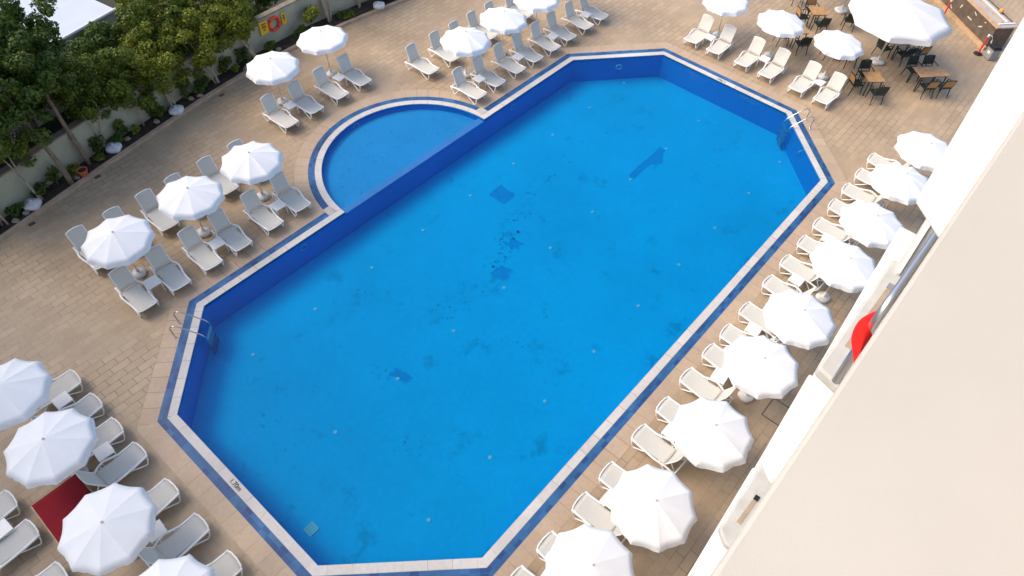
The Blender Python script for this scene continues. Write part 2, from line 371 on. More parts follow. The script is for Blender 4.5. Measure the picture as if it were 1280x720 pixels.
for a, b, c2, d in ((.90, 1.19, -8.07, -8.05), (.90, 1.19, -7.80, -7.78), (.90, .92, -8.05, -7.80), (1.17, 1.19, -8.05, -7.80)): box(bm, a, b, c2, d, ZF, ZF+.03)
obj('rim', bm, 'inlet', dr)
def blob(poly, jit, seed):
    rnd = random.Random(seed); out = []
    for i in range(len(poly)):
        a, b = Vector(poly[i]), Vector(poly[(i+1) % len(poly)])
        for t in range(4):
            q = a.lerp(b, t/4); out.append((q.x+rnd.uniform(-jit, jit), q.y+rnd.uniform(-jit, jit)))
    return out
for i, (pl, j) in enumerate((([(13.62, -2.72), (14.33, -2.75), (14.3, -3.5), (13.6, -3.49)], .05), ([(10.8, -5.4), (11.3, -5.42), (11.36, -5.9), (10.89, -6.02)], .07), ([(12.16, -4.81), (12.53, -4.87), (12.62, -5.36), (12.22, -5.33)], .1), ([(5.6, -5.85), (5.96, -5.9), (6.05, -6.5), (5.78, -6.52)], .06), ([(18.2, -6.0), (20.55, -5.95), (20.5, -6.2), (19.7, -6.6), (19.35, -6.28), (18.2, -6.25)], .035))):
    sheet('tile_patch', [blob(pl[::-1], j, i)], ZF+.004, 'patch')

# silt flecks settled on the floor
rnd = random.Random(3); bm = bmesh.new()
for cx_, cy_, sx_, sy_, n_ in ((12.5, -4.7, .5, .35, 60), (11.5, -5.2, .35, .3, 34), (13.6, -4.3, .5, .25, 26), (14.6, -4.0, .5, .25, 14), (9.0, -5.6, .9, .5, 26), (5.4, -5.6, .5, .5, 10), (4.4, -8.1, .5, .4, 16), (9.5, -8.0, 1.2, .8, 10), (16, -4.0, 3, .8, 16), (7.5, -3.6, 1.5, .8, 12), (2.2, -5.0, .7, .9, 10), (20, -3, 2, 1, 10)):
    for _ in range(n_):
        x = rnd.gauss(cx_, sx_*.6); y = rnd.gauss(cy_, sy_*.6); r_ = rnd.uniform(.015, .07); a0 = rnd.uniform(0, 6)
        bm.faces.new([bm.verts.new((x+r_*rnd.uniform(.4, 1.3)*cos(a0+k*1.05), y+r_*rnd.uniform(.4, 1.2)*sin(a0+k*1.05), ZF+.006)) for k in range(6)])
struct(obj('silt_flecks', bm, 'silt'), 'stuff')

# depth marks on the coping
def text(name, s, loc, rz, size, m, parent=None, rx=0):
    cu = bpy.data.curves.new(name, 'FONT'); cu.body = s; cu.size = size; cu.align_x = 'CENTER'; cu.align_y = 'CENTER'; cu.offset = .004
    t = bpy.data.objects.new(name, cu); C.objects.link(t); dg = bpy.context.evaluated_depsgraph_get(); dg.update()
    me = bpy.data.meshes.new_from_object(t.evaluated_get(dg)); bpy.data.objects.remove(t)
    me.materials.clear(); me.materials.append(M[m]); o = bpy.data.objects.new(name, me); C.objects.link(o)
    o.location = loc; o.rotation_euler = (rx, 0, rz)
    if parent: o.parent = parent
    return o
tag(text('depth_mark', '1.70m', (.36, -6.06, .012), -pi/2, .17, 'ink'), 'black 1.70m depth marking on the white coping of the near short side', 'depth marking')
tag(text('depth_mark', '1.70m', (24.78, -6.02, .012), pi/2, .17, 'ink'), 'dark depth marking on the white coping of the far short side', 'depth marking')

# drains and covers in the deck
for lab, x, y in (('farthest left below the kerb', 1.2, 6.64), ('below the terracotta pot', 3.84, 7.24), ('above the left parasols', 9.61, 8.19)):
    bm = bmesh.new(); box(bm, x-.11, x+.11, y-.07, y+.07, 0, .006)
    for i in range(4): box(bm, x-.1+.05*i, x-.08+.05*i, y-.06, y+.06, .006, .011)
    o = tag(obj('deck_drain', bm, 'drain'), 'small dark drain grate in the deck, '+lab, 'drain')
bm = bmesh.new()
x0, x1, y0, y1 = 11.45, 12.2, -15.95, -15.18
for a, b, c2, d in ((x0, x1, y0, y0+.03), (x0, x1, y1-.03, y1), (x0, x0+.03, y0+.03, y1-.03), (x1-.03, x1, y0+.03, y1-.03)): box(bm, a, b, c2, d, 0, .006)
mh = tag(obj('manhole_cover', bm, 'drain'), 'square tiled manhole cover with a dark frame beside the hotel wall', 'manhole cover')

# ------------------------------------------------------------ loungers
def make_lounger():
    t = thing('sun_lounger', '', 'sun lounger')
    fr = bmesh.new(); hw = .30
    for s in (-1, 1):
        tube(fr, [(s*hw, .0, .335), (s*hw, .12, .32), (s*(hw+.01), .4, .305), (s*(hw+.05), .62, .355), (s*(hw+.075), .78, .39), (s*(hw+.05), .95, .37), (s*hw, 1.10, .32), (s*hw, 1.28, .29), (s*hw, 1.42, .27)], .031, 8)
        lathe(fr, [(.012, .315), (.03, .325), (.032, .35), (.012, .362)], 8, s*hw, 0)
    tube(fr, [(-hw, 0, .335), (-.2, -.045, .345), (0, -.062, .35), (.2, -.045, .345), (hw, 0, .335)], .022, 8)
    tube(fr, [(-hw, 1.40, .27), (hw, 1.40, .27)], .02, 6); tube(fr, [(-hw, 1.08, .31), (hw, 1.08, .31)], .018, 6)
    obj('frame', fr, 'plaster', t, True)
    sb = bmesh.new(); n = 12; hs = hw-.015; g = []
    prof = [(.0, .342), (.1, .33), (.25, .318), (.4, .312), (.55, .312), (.7, .32), (.85, .335), (1.0, .345), (1.07, .35)]
    for y, z in prof:
        g.append([sb.verts.new((hs*(2*i/n-1), y-(.055*(1-(2*i/n-1)**2) if y == 0 else 0), z-.014*(1-(2*i/n-1)**2))) for i in range(n+1)])
    for a in range(len(g)-1):
        for i in range(n): sb.faces.new((g[a][i], g[a][i+1], g[a+1][i+1], g[a+1][i]))
    se = obj('seat', sb, 'sling', t, True); sm = se.modifiers.new('thick', 'SOLIDIFY'); sm.thickness = .006; sm.offset = -1
    bb = bmesh.new(); bp_ = [(1.07, .352), (1.13, .46), (1.19, .60), (1.25, .74), (1.30, .87), (1.335, .965)]; g = []
    for y, z in bp_:
        g.append([bb.verts.new(((hs-.02)*(2*i/n-1), y+.02*(1-(2*i/n-1)**2), z+(.03*(1-(2*i/n-1)**2) if z > .96 else 0))) for i in range(n+1)])
    for a in range(len(g)-1):
        for i in range(n): bb.faces.new((g[a][i], g[a][i+1], g[a+1][i+1], g[a+1][i]))
    ba = obj('backrest', bb, 'sling', t, True); sm = ba.modifiers.new('thick', 'SOLIDIFY'); sm.thickness = .006; sm.offset = -1
    bf = bmesh.new(); hb = hs-.015
    for s in (-1, 1): tube(bf, [(s*hb, y, z) for y, z in bp_], .017, 8)
    tube(bf, [(-hb, 1.335, .965), (-.14, 1.355, .99), (0, 1.36, 1.0), (.14, 1.355, .99), (hb, 1.335, .965)], .017, 8)
    for s in (-1, 1): tube(bf, [(s*(hb-.03), 1.18, .60), (s*(hb-.03), 1.36, .285)], .012, 6)
    obj('back_frame', bf, 'plaster', ba, True)
    for s in (-1, 1):
        lg = bmesh.new(); tube(lg, [(s*hw, .01, .33), (s*hw, .035, .16), (s*hw, .09, .025), (s*hw, .14, .022), (s*hw, .34, .15), (s*hw, .56, .315)], .021, 6)
        obj('leg', lg, 'plaster', t, True)
        lg = bmesh.new(); tube(lg, [(s*hw, .90, .34), (s*hw, 1.06, .16), (s*hw, 1.17, .025), (s*hw, 1.23, .022), (s*hw, 1.33, .14), (s*hw, 1.41, .27)], .021, 6)
        obj('leg', lg, 'plaster', t, True)
    return t
L0 = make_lounger(); first = [True]
def lounger(x, y, rz, label, group):
    rz += rad(random.uniform(-3, 3)); x += random.uniform(-.02, .02); y += random.uniform(-.02, .02)
    if first[0]:
        first[0] = False; L0.location = (x, y, 0); L0.rotation_euler = (0, 0, rz); L0['label'] = label; L0['group'] = group; return
    dup(L0, (x, y, 0), rz, label, group)
O = ['first', 'second', 'third', 'fourth', 'fifth', 'sixth', 'seventh', 'eighth', 'ninth', 'tenth', 'eleventh', 'twelfth', 'thirteenth', 'fourteenth', 'fifteenth', 'sixteenth', 'seventeenth', 'eighteenth', 'nineteenth', 'twentieth']
for i, x in enumerate((1.89, 3.0, 4.14, 5.28, 6.5, 7.67)): lounger(x, .41, 0, 'white lounger, %s from the left in the poolside row left of the wading pool' % O[i], 'sun loungers left of the wading pool')
for i, x in enumerate((1.87, 2.98, 4.16, 5.30, 6.51, 7.68)): lounger(x, 2.88, 0, 'white lounger, %s from the left in the rear row left of the wading pool' % O[i], 'sun loungers left of the wading pool')
for i, x in enumerate((10.18, 11.38, 12.66, 13.88)): lounger(x, 4.30, 0, 'white lounger, %s from the left of the four behind the wading pool' % O[i], 'sun loungers behind the wading pool')
for i, x in enumerate((16.38, 17.65, 18.80, 20.0, 21.2, 22.46)): lounger(x, 2.88, 0, 'white lounger, %s from the left in the rear row beyond the wading pool' % O[i], 'sun loungers beyond the wading pool')
for i, x in enumerate((16.5, 17.68, 18.93, 20.09, 21.25, 22.42, 23.68, 24.83)): lounger(x, .33, 0, 'white lounger, %s from the left in the poolside row beyond the wading pool' % O[i], 'sun loungers beyond the wading pool')
for i, y in enumerate((-3.63, -4.80, -6.19, -7.34, -8.79, -9.91)): lounger(25.92, y, -pi/2, 'cream lit lounger, %s from the left at the far short end of the pool' % O[i], 'sun loungers at the far end of the pool')
for i, x in enumerate((23.98, 22.8, 21.7, 20.53, 19.31, 18.14, 16.94, 15.75, 14.23, 13.04, 12.08, 10.89, 9.62, 8.47, 6.98, 5.84, 4.51, 3.35)): lounger(x, -12.95, pi, 'white lounger, %s from the far end in the long row beside the hotel' % O[i], 'sun loungers beside the hotel')
for i, y in enumerate((-.31, -1.44, -2.55, -3.62, -5.09, -6.41, -7.77)): lounger(-.76, y, pi/2, 'white lounger, %s from the top in the near end column by the pool' % O[i], 'sun loungers at the near end of the pool')
for i, y in enumerate((-2.48, -3.59, -5.04)): lounger(-3.55, y, pi/2, 'white lounger at the left picture edge, %s from the top of the outer column' % O[i], 'sun loungers at the near end of the pool')

# ------------------------------------------------------------ side tables
def make_side():
    t = thing('side_table', '', 'side table'); bm = bmesh.new()
    box(bm, -.21, .21, -.21, .21, .395, .42); obj('tabletop', bm, 'plaster', t, bevel=.012)
    bm = bmesh.new()
    for a in (-1, 1): box(bm, -.18, .18, a*.17-.008, a*.17+.008, .35, .395); box(bm, a*.17-.008, a*.17+.008, -.16, .16, .35, .395)
    obj('apron', bm, 'plaster', t)
    for a in (-1, 1):
        for b in (-1, 1):
            bm = bmesh.new(); tube(bm, [(a*.18, b*.18, .40), (a*.185, b*.185, .2), (a*.195, b*.195, 0)], .022, 6, .015); obj('leg', bm, 'plaster', t)
    return t
T0 = make_side(); ft = [True]
def side(x, y, label, rz=0):
    rz += rad(random.uniform(-5, 5))
    if ft[0]: ft[0] = False; T0.location = (x, y, 0); T0.rotation_euler = (0, 0, rz); T0['label'] = label; T0['group'] = 'side tables between loungers'; return
    dup(T0, (x, y, 0), rz, label, 'side tables between loungers')
for i, (x, y) in enumerate(((2.46, 1.11), (4.74, 1.07), (7.12, 1.07))): side(x, y, 'white side table, %s from the left in the poolside row left of wading pool' % O[i])
for i, (x, y) in enumerate(((2.44, 3.6), (4.76, 3.6), (7.1, 3.6))): side(x, y, 'white side table, %s from the left in the rear row left of wading pool' % O[i])
for i, (x, y) in enumerate(((10.81, 5.22), (13.32, 5.29))): side(x, y, 'small white side table between the %s pair of loungers behind the wading pool' % ('left', 'right')[i])
for i, (x, y) in enumerate(((17.22, 1.13), (19.54, 1.02), (21.83, .98), (24.31, 1.02))): side(x, y, 'white side table, %s from the left in the poolside row beyond wading pool' % O[i])
for i, (x, y) in enumerate(((26.73, -4.14), (26.94, -6.77), (27.03, -9.31))): side(x, y, 'small white side table between the %s pair of loungers at the far end' % O[i])
for i, (x, y) in enumerate(((18.75, -13.62), (16.34, -13.66), (13.64, -13.6), (11.47, -13.7), (9.02, -13.65), (6.38, -13.55), (3.95, -13.6))): side(x, y, 'small white side table in the row beside the hotel, %s from the far end' % O[i])
for i, (x, y) in enumerate(((-1.37, -.83), (-1.39, -3.03), (-1.62, -5.85), (-1.6, -7.1))): side(x, y, 'small white side table in the near end column by the pool, %s from the top' % O[i])
side(-4.04, -3.12, 'small white side table at the left picture edge')

# ------------------------------------------------------------ parasols
def canopy_bm(n, R, z1, z0, val, sag, flare=.02, sub=6, crown=.06, seed=0):
    bm = bmesh.new(); N = n*sub; rings = []; rr = [.02, .12, .3, .5, .7, .86, 1.0]
    rnd = random.Random(seed); ph = [rnd.uniform(-1, 1) for _ in range(n)]
    for q in rr:
        ring = []
        for k in range(N):
            a = 2*pi*k/N; t = (k % sub)/sub; w_ = sin(pi*t)                # 0 on a rib, 1 mid panel
            chord = cos(pi/n)/cos(((t-.5)*2)*pi/n)
            r = R*q*(chord-(.030*w_*q**2))
            z = z1-(z1-z0)*(q**1.12)-sag*w_*q*1.1+ph[k//sub]*.012*q*w_+.011*noise.noise(Vector((3.2*q*cos(a)+seed*7, 3.2*q*sin(a), seed)))*q+.006*noise.noise(Vector((9*q*cos(a), 9*q*sin(a), seed*3)))*q
            ring.append(bm.verts.new((r*cos(a), r*sin(a), z)))
        rings.append(ring)
    for i in range(len(rings)-1):
        for k in range(N): bm.faces.new((rings[i][k], rings[i+1][k], rings[i+1][(k+1) % N], rings[i][(k+1) % N]))
    bm.faces.new(rings[0])
    for f in bm.faces: f.smooth = True
    vb = bmesh.new(); top = [vb.verts.new(v.co) for v in rings[-1]]
    bot = []
    for k in range(N):
        v = rings[-1][k].co; d = Vector((v.x, v.y, 0)).normalized(); t = (k % sub)/sub
        bot.append(vb.verts.new(v+d*(flare+rnd.uniform(-.012, .02))+Vector((0, 0, -val-.02*sin(2*pi*t)**2))))
    for k in range(N): vb.faces.new((top[k], bot[k], bot[(k+1) % N], top[(k+1) % N]))
    return bm, vb
def sharpen(me, n, sub): pass
def make_parasol(name, n, R, z1, z0, val, sag, cm, pr, base_r, rz0, seed=0):
    t = thing(name, '', 'parasol'); a, b = canopy_bm(n, R, z1, z0, val, sag, seed=seed)
    ca = obj('canopy', a, cm, t)
    for p in ca.data.polygons: p.use_smooth = True
    # creases along the ribs
    me = ca.data; N = n*6
    for e in me.edges:
        i, j = e.vertices
        if i % N % 6 == 0 and j % N % 6 == 0 and i < N*7 and j < N*7: e.use_edge_sharp = True
    sm = ca.modifiers.new('thick', 'SOLIDIFY'); sm.thickness = .003
    ca.rotation_euler = (0, 0, rz0)
    va = obj('valance', b, cm, ca); sm = va.modifiers.new('thick', 'SOLIDIFY'); sm.thickness = .003
    bm = bmesh.new(); lathe(bm, [(.008, z1+.045), (.022, z1+.035), (.03, z1+.012), (.032, z1-.01)][::-1], 10); obj('finial', bm, 'pole' if pr < .03 else 'canopy_big', t)
    bm = bmesh.new(); tube(bm, [(0, 0, .1), (0, 0, z1-.02)], pr, 10); obj('pole', bm, 'pole', t, True)
    bm = bmesh.new(); lathe(bm, [(base_r*.92, 0), (base_r, .025), (base_r, .09), (base_r*.85, .13), (base_r*.3, .145), (.05, .15), (.045, .32), (.03, .32)], 32, lobes=4, amp=.06)
    obj('base', bm, 'basewhite', t, True)
    for k in range(n):
        bm = bmesh.new(); an = rz0+2*pi*k/n
        tube(bm, [(R*.03*cos(an), R*.03*sin(an), z1-.03), (R*.5*cos(an), R*.5*sin(an), z1-(z1-z0)*.5**1.12-.02), (R*.97*cos(an), R*.97*sin(an), z0-.005)], .006 if pr < .03 else .012, 4)
        obj('rib', bm, 'pole', t)
    return t
U0 = make_parasol('parasol', 10, 1.02, 2.00, 1.69, .11, .008, 'canopy', .02, .22, .1); US = [U0]+[make_parasol('parasol', 10, 1.02, 2.0+.02*k, 1.69, .11, .006+.004*k, 'canopy', .02, .22, .1, k) for k in (1, 2, 3)]; fu = [True]*4; nu = [0]
def parasol(x, y, label, group, rz, tilt=(0, 0)):
    nu[0] += 1; v = (nu[0]*5//2) % 4
    if fu[v]: fu[v] = False; o = US[v]; o.location = (x, y, 0); o['label'] = label; o['group'] = group; o.rotation_euler = (0, 0, rz); r = o
    else: r = dup(US[v], (x, y, 0), rz, label, group)
    r.rotation_euler = (tilt[0]+rad(random.uniform(-2.5, 2.5)), tilt[1]+rad(random.uniform(-2.5, 2.5)), rz)
for i, (x, y) in enumerate(((2.45, 2.08), (4.82, 2.14), (7.2, 2.15))): parasol(x, y, 'white parasol, %s from left between the lounger rows left of the wading pool' % O[i], 'white pool parasols', i*.4)
for i, (x, y) in enumerate(((11.0, 6.05), (13.53, 6.12))): parasol(x, y, 'open white parasol behind the wading pool, the %s one of two' % ('left', 'right')[i], 'white pool parasols', .2+i)
for i, (x, y) in enumerate(((17.4, 2.06), (19.62, 2.04), (21.93, 2.0), (24.4, 2.0))): parasol(x, y, 'white parasol, %s from left between the rows beyond the wading pool' % O[i], 'white pool parasols', .3+i)
for i, (x, y) in enumerate(((27.7, -4.06), (27.87, -6.6), (28.1, -9.12))): parasol(x, y, 'open white parasol behind the loungers at the far end, %s from the left' % O[i], 'white pool parasols', .25+i*.7)
for i, (x, y) in enumerate(((23.8, -14.38), (21.51, -14.46), (18.93, -14.46), (16.59, -14.59), (13.81, -14.53), (11.65, -14.56), (9.02, -14.64), (6.46, -14.52), (4.24, -14.3))): parasol(x, y, 'open white parasol in the row beside the hotel, %s from the far end' % O[i], 'white pool parasols', (.1, .5, .2, .55, .0, .33, -.55, -.62, -.58)[i])
for i, (x, y) in enumerate(((-2.12, -.72), (-2.12, -2.92), (-2.2, -5.66), (-2.2, -8.12))): parasol(x, y, 'open white parasol in the near end column, %s from the top' % O[i], 'white pool parasols', .2+.3*i)
B0 = make_parasol('large_parasol', 8, 2.1, 2.85, 2.28, .2, .012, 'canopy_big', .035, .3, .2)
B0.location = (30.93, -10.37, 0); tag(B0, 'large white octagonal parasol over the dining tables', 'parasol', 'large dining parasols')
dup(B0, (33.93, -7.27, 0), .3, 'large white parasol at the top picture edge of which only pole and base show', 'large dining parasols')
# spare bases lying along the kerb
b0 = None
for lab, x, y in (('farthest left', 1.62, 7.30), ('beside the terracotta pot', 4.98, 8.05), ('right of the leaning shrubs', 7.76, 8.38), ('at the top picture edge', 18.43, 8.62)):
    bm = bmesh.new(); lathe(bm, [(.26, 0), (.28, .03), (.28, .13), (.22, .17), (.06, .19), (.05, .26), (.03, .26)], 32, lobes=4, amp=.06)
    o = tag(obj('spare_stand', bm, 'basewhite', smooth=True), 'spare white lobed parasol foot on the planting bed kerb, '+lab, 'parasol stand', 'spare parasol stands'); o.location = (x, y, .10)

# ------------------------------------------------------------ pool ladders
def ladder(a, b, d, label):
    a, b, d = Vector(a), Vector(b), Vector(d).normalized(); t = thing('pool_ladder', label, 'pool ladder', (*((a+b)/2), 0)); o = (a+b)/2
    for p in (a, b):
        q = p-o; bm = bmesh.new(); pts = []
        for s, z in ((0, 0), (.0, .22), (-.02, .42), (.03, .52), (.13, .555), (.25, .52), (.5, .33), (.78, .10), (.87, -.05), (.88, -.25), (.88, -.95)): pts.append((q.x+d.x*s, q.y+d.y*s, z))
        tube(bm, pts, .021, 8); obj('handrail', bm, 'steel', t, True)
        bm = bmesh.new(); lathe(bm, [(.05, .004), (.05, .015), (.03, .03)], 12, q.x, q.y); obj('floor_flange', bm, 'steel', t)
    for z in (-.2, -.45, -.7, -.93):
        bm = bmesh.new(); p, q = a-o+d*.88, b-o+d*.88; e = (q-p).normalized()
        prism(bm, [tuple(p+d*.045), tuple(q+d*.045), tuple(q-d*.045), tuple(p-d*.045)], z-.015, z+.015); obj('step', bm, 'ladderdark', t)
ladder((1.855, -.884), (2.225, -.507), (.707, -.707), 'stainless steel ladder at the near left corner of the pool')
ladder((24.82, -9.93), (24.45, -10.30), (-.707, .707), 'stainless steel ladder at the far right corner of the pool')

# ------------------------------------------------------------ dining tables and chairs
def make_chair(pan):
    t = thing('dining_chair', '', 'chair')   # sitter looks along +y, back at -y
    bm = bmesh.new(); box(bm, -.24, .24, -.22, .24, .42, .455); obj('seat', bm, 'dark', t, bevel=.01)
    ba = bmesh.new()
    for s in (-1, 1): tube(ba, [(s*.235, -.21, .44), (s*.235, -.25, .66), (s*.215, -.31, .89)], .02, 6)
    tube(ba, [(-.215, -.31, .88), (0, -.325, .905), (.215, -.31, .88)], .022, 6); tube(ba, [(-.235, -.235, .54), (.235, -.235, .54)], .016, 6)
    bo = obj('back_frame', ba, 'dark', t)
    bm = bmesh.new(); v = [bm.verts.new(p) for p in ((-.215, -.236, .55), (.215, -.236, .55), (.2, -.306, .87), (-.2, -.306, .87), (-.215, -.25, .55), (.215, -.25, .55), (.2, -.32, .87), (-.2, -.32, .87))]
    for f in ((0, 1, 2, 3), (7, 6, 5, 4), (0, 4, 5, 1), (1, 5, 6, 2), (2, 6, 7, 3), (3, 7, 4, 0)): bm.faces.new([v[i] for i in f])
    obj('backrest', bm, pan, t)
    for s in (-1, 1):
        for y, yy in ((.21, .25), (-.19, -.27)):
            bm = bmesh.new(); tube(bm, [(s*.22, y, .43), (s*.24, yy, 0)], .022, 6, .017); obj('leg', bm, 'dark', t)
        bm = bmesh.new(); tube(bm, [(s*.23, .22, .44), (s*.255, .21, .62), (s*.26, .16, .65), (s*.255, -.1, .655), (s*.235, -.25, .65)], .018, 6, flat=1.2); obj('armrest', bm, 'dark', t)
    return t
CH = {'dark': make_chair('dark'), 'tan': make_chair('tan')}; usedc = {'dark': 0, 'tan': 0}
def chair(x, y, tx, ty, kind, label):
    rz = math.atan2(ty-y, tx-x)-pi/2+rad(random.uniform(-6, 6))
    if not usedc[kind]:
        usedc[kind] = 1; o = CH[kind]; o.location = (x, y, 0); o.rotation_euler = (0, 0, rz); o['label'] = label; o['group'] = 'dining chairs'; return
    dup(CH[kind], (x, y, 0), rz, label, 'dining chairs')
def table(x, y, lx, ly, rz, label):
    t = thing('dining_table', label, 'table', (x, y, 0), rz, 'wooden dining tables')
    bm = bmesh.new(); box(bm, -lx/2, lx/2, -ly/2, ly/2, .715, .74); obj('tabletop', bm, 'wood', t, bevel=.006)
    bm = bmesh.new(); box(bm, -lx/2+.05, lx/2-.05, -ly/2+.05, ly/2-.05, .67, .714); obj('apron', bm, 'dark', t)
    for a in (-1, 1):
        for b in (-1, 1):
            bm = bmesh.new(); tube(bm, [(a*(lx/2-.1), b*(ly/2-.1), .69), (a*(lx/2-.07), b*(ly/2-.07), 0)], .028, 6, .022); obj('leg', bm, 'dark', t)
sqt = [((28.48, -10.95), 'in front of the large parasol', [(45, 'dark'), (135, 'tan'), (225, 'dark')]), ((31.76, -6.85), 'at the top picture edge', [(45, 'tan'), (135, 'tan'), (225, 'dark')]),
       ((29.64, -6.95), 'under the middle far parasol', [(135, 'dark'), (225, 'dark')]), ((30.2, -9.0), 'behind the right far parasol', [(225, 'dark'), (135, 'dark')])]
for (x, y), lab, ch in sqt:
    table(x, y, .73, .73, rad(45), 'square wooden cafe table '+lab)
    for a, kd in ch: chair(x+.66*cos(rad(a)), y+.66*sin(rad(a)), x, y, kd, '%s chair, %s of the square table %s' % ({'dark': 'dark green', 'tan': 'tan backed'}[kd], {45: 'upper right', 135: 'upper left', 225: 'lower'}[a], lab))
for (x, y), a, lab, ch in (((30.6, -12.6), -42, 'nearest the bar', [(-.36, .62, 'dark', 'upper left'), (.36, .62, 'dark', 'upper right'), (-.36, -.62, 'tan', 'lower left'), (.36, -.62, 'tan', 'lower right')]),
                           ((32.3, -10.85), -36, 'under the large parasol', [(-1.0, 0, 'dark', 'left end'), (.36, .62, 'dark', 'far'), (-.36, -.62, 'dark', 'lower left'), (.38, -.62, 'tan', 'lower right'), (-.36, .62, 'dark', 'upper left')])):
    table(x, y, 1.34, .74, rad(a), 'long wooden dining table '+lab); ca, sa = cos(rad(a)), sin(rad(a))
    for u, v, kd, wh in ch:
        px, py = x+u*ca-v*sa, y+u*sa+v*ca; tx, ty = (x, y) if abs(u) > .9 else (x+u*ca, y+u*sa)
        chair(px, py, tx, ty, kd, '%s chair, %s of the long table %s' % ({'dark': 'dark green', 'tan': 'tan backed'}[kd], wh, lab))
chair(33.0, -5.35, 33.6, -5.0, 'dark', 'dark green chair cut off by the top picture edge')
chair(32.6, -8.15, 33.2, -7.9, 'dark', 'dark green chair half hidden left of the large parasol')

# ------------------------------------------------------------ bar counter, bin, posts
d = Vector((38.42-35.65, -10.30+13.46)).normalized(); nrm = Vector((-d.y, d.x))      # along the front, and out to the guests (-x, +y side)
A = Vector((35.55, -13.58)); Lc = 7.0; e = Vector((d.y, -d.x))                       # e goes behind the counter
t = thing('bar_counter', 'dark bar counter with pale wood edges, white lettering and grey top behind the bin', 'bar counter')
def q2(s, w_): p = A+d*s+e*w_; return (p.x, p.y)
bm = bmesh.new(); prism(bm, [q2(0, 0), q2(Lc, 0), q2(Lc, .9), q2(0, .9)], 0, 1.04); obj('front_panel', bm, 'barpanel', t)
bm = bmesh.new(); prism(bm, [q2(-.1, -.13), q2(Lc, -.13), q2(Lc, 0-.004), q2(-.1, -.004)], 0, .16); obj('skirting', bm, 'barwood', t)
bm = bmesh.new(); prism(bm, [q2(-.06, -.05), q2(Lc, -.05), q2(Lc, .12), q2(-.06, .12)], 1.043, 1.12); obj('front_edge', bm, 'barwood', t)
bm = bmesh.new(); prism(bm, [q2(-.06, .123), q2(Lc, .123), q2(Lc, 1.0), q2(-.06, 1.0)], 1.043, 1.10); obj('countertop', bm, 'bartop', t)
for k, w_ in enumerate((.42, .66, .9)):
    bm = bmesh.new(); prism(bm, [q2(.35, w_), q2(Lc, w_), q2(Lc, w_+.05), q2(.35, w_+.05)], 1.103, 1.135); obj('rail_strip', bm, ('barwood', 'whiteink', 'barpanel')[k], t)
bm = bmesh.new(); prism(bm, [q2(.15, .15), q2(.22, .15), q2(.22, .98), q2(.15, .98)], 1.103, 1.15); obj('end_trim', bm, 'whiteink', t)
# scattered white writing on the panel (too small to read in the photograph)
ang = math.atan2(d.y, d.x)
for s, z, w_, h, ti in ((.9, .60, .26, .07, .5), (1.55, .86, .22, .06, -.4), (1.75, .52, .34, .07, .0), (2.6, .66, .20, .08, 1.2), (3.35, .82, .36, .10, .15), (3.2, .30, .22, .06, -.5), (.75, .88, .12, .05, .3), (4.4, .5, .3, .06, .2)):
    bm = bmesh.new()
    nb = max(2, int(w_/.055))
    for i in range(nb):
        c0 = -w_/2+i*w_/nb; box(bm, c0, c0+w_/nb*.62, -h/2*(.7+.3*((i*7) % 3)/2), h/2*(.75+.25*((i*5) % 2)), -.002, .002)
    o = obj('lettering', bm, 'whiteink', t); p = q2(s, -.008)
    o.matrix_local = Matrix.Translation((*p, z)) @ Matrix.Rotation(ang+pi, 4, 'Z') @ Matrix.Rotation(pi/2, 4, 'X') @ Matrix.Rotation(ti, 4, 'Z')
bm = bmesh.new(); bmesh.ops.create_icosphere(bm, subdivisions=3, radius=.10)
o = tag(obj('orange', bm, 'orange', smooth=True), 'orange round fruit on the bar counter', 'fruit'); o.location = (*q2(1.1, .78), 1.24)
t = thing('litter_bin', 'grey square litter bin with black lid beside the bar', 'bin', (34.95, -14.0, 0), ang)
bm = bmesh.new(); box(bm, -.22, .22, -.2, .2, .02, .5); obj('body', bm, 'grey', t, bevel=.02)
bm = bmesh.new(); box(bm, -.24, .24, -.22, .22, .5, .56); box(bm, -.17, .17, -.15, .15, .56, .62); obj('lid', bm, 'black', t, bevel=.02)
bm = bmesh.new(); box(bm, -.08, .08, .2, .206, .25, .38); obj('sticker', bm, 'whiteink', t)
def post(x, y, label):
    t = thing('barrier_post', label, 'barrier post', (x, y, 0), 0, 'barrier posts by the bar')
    bm = bmesh.new(); lathe(bm, [(.19, 0), (.19, .03), (.16, .05), (.05, .07)], 20); obj('base', bm, 'black', t)
    bm = bmesh.new(); tube(bm, [(0, 0, .06), (0, 0, .86)], .036, 10); obj('pole', bm, 'redpost', t)
    bm = bmesh.new(); lathe(bm, [(.045, .86), (.048, .95), (.03, .98)], 12); obj('cap', bm, 'whiteink', t)
    return t
p1 = post(34.92, -13.5, 'red barrier post with white cap next to the litter bin')
p2 = post(36.85, -11.15, 'red barrier post with white cap partly behind the large parasol')
# ribbon hanging off the near post
bm = bmesh.new(); pts = [(34.95, -13.52, .93), (35.05, -13.66, .86), (35.1, -13.72, .70), (35.08, -13.74, .55)]
g = []
for i, p in enumerate(pts): p = Vector(p); g.append([bm.verts.new(p), bm.verts.new(p+Vector((.05, .04, .02)))])
for i in range(3): bm.faces.new((g[i][0], g[i][1], g[i+1][1], g[i+1][0]))
o = obj('ribbon', bm, 'whiteink', p1); o.location = (-34.92, 13.5, 0); o.modifiers.new('thick', 'SOLIDIFY').thickness = .004

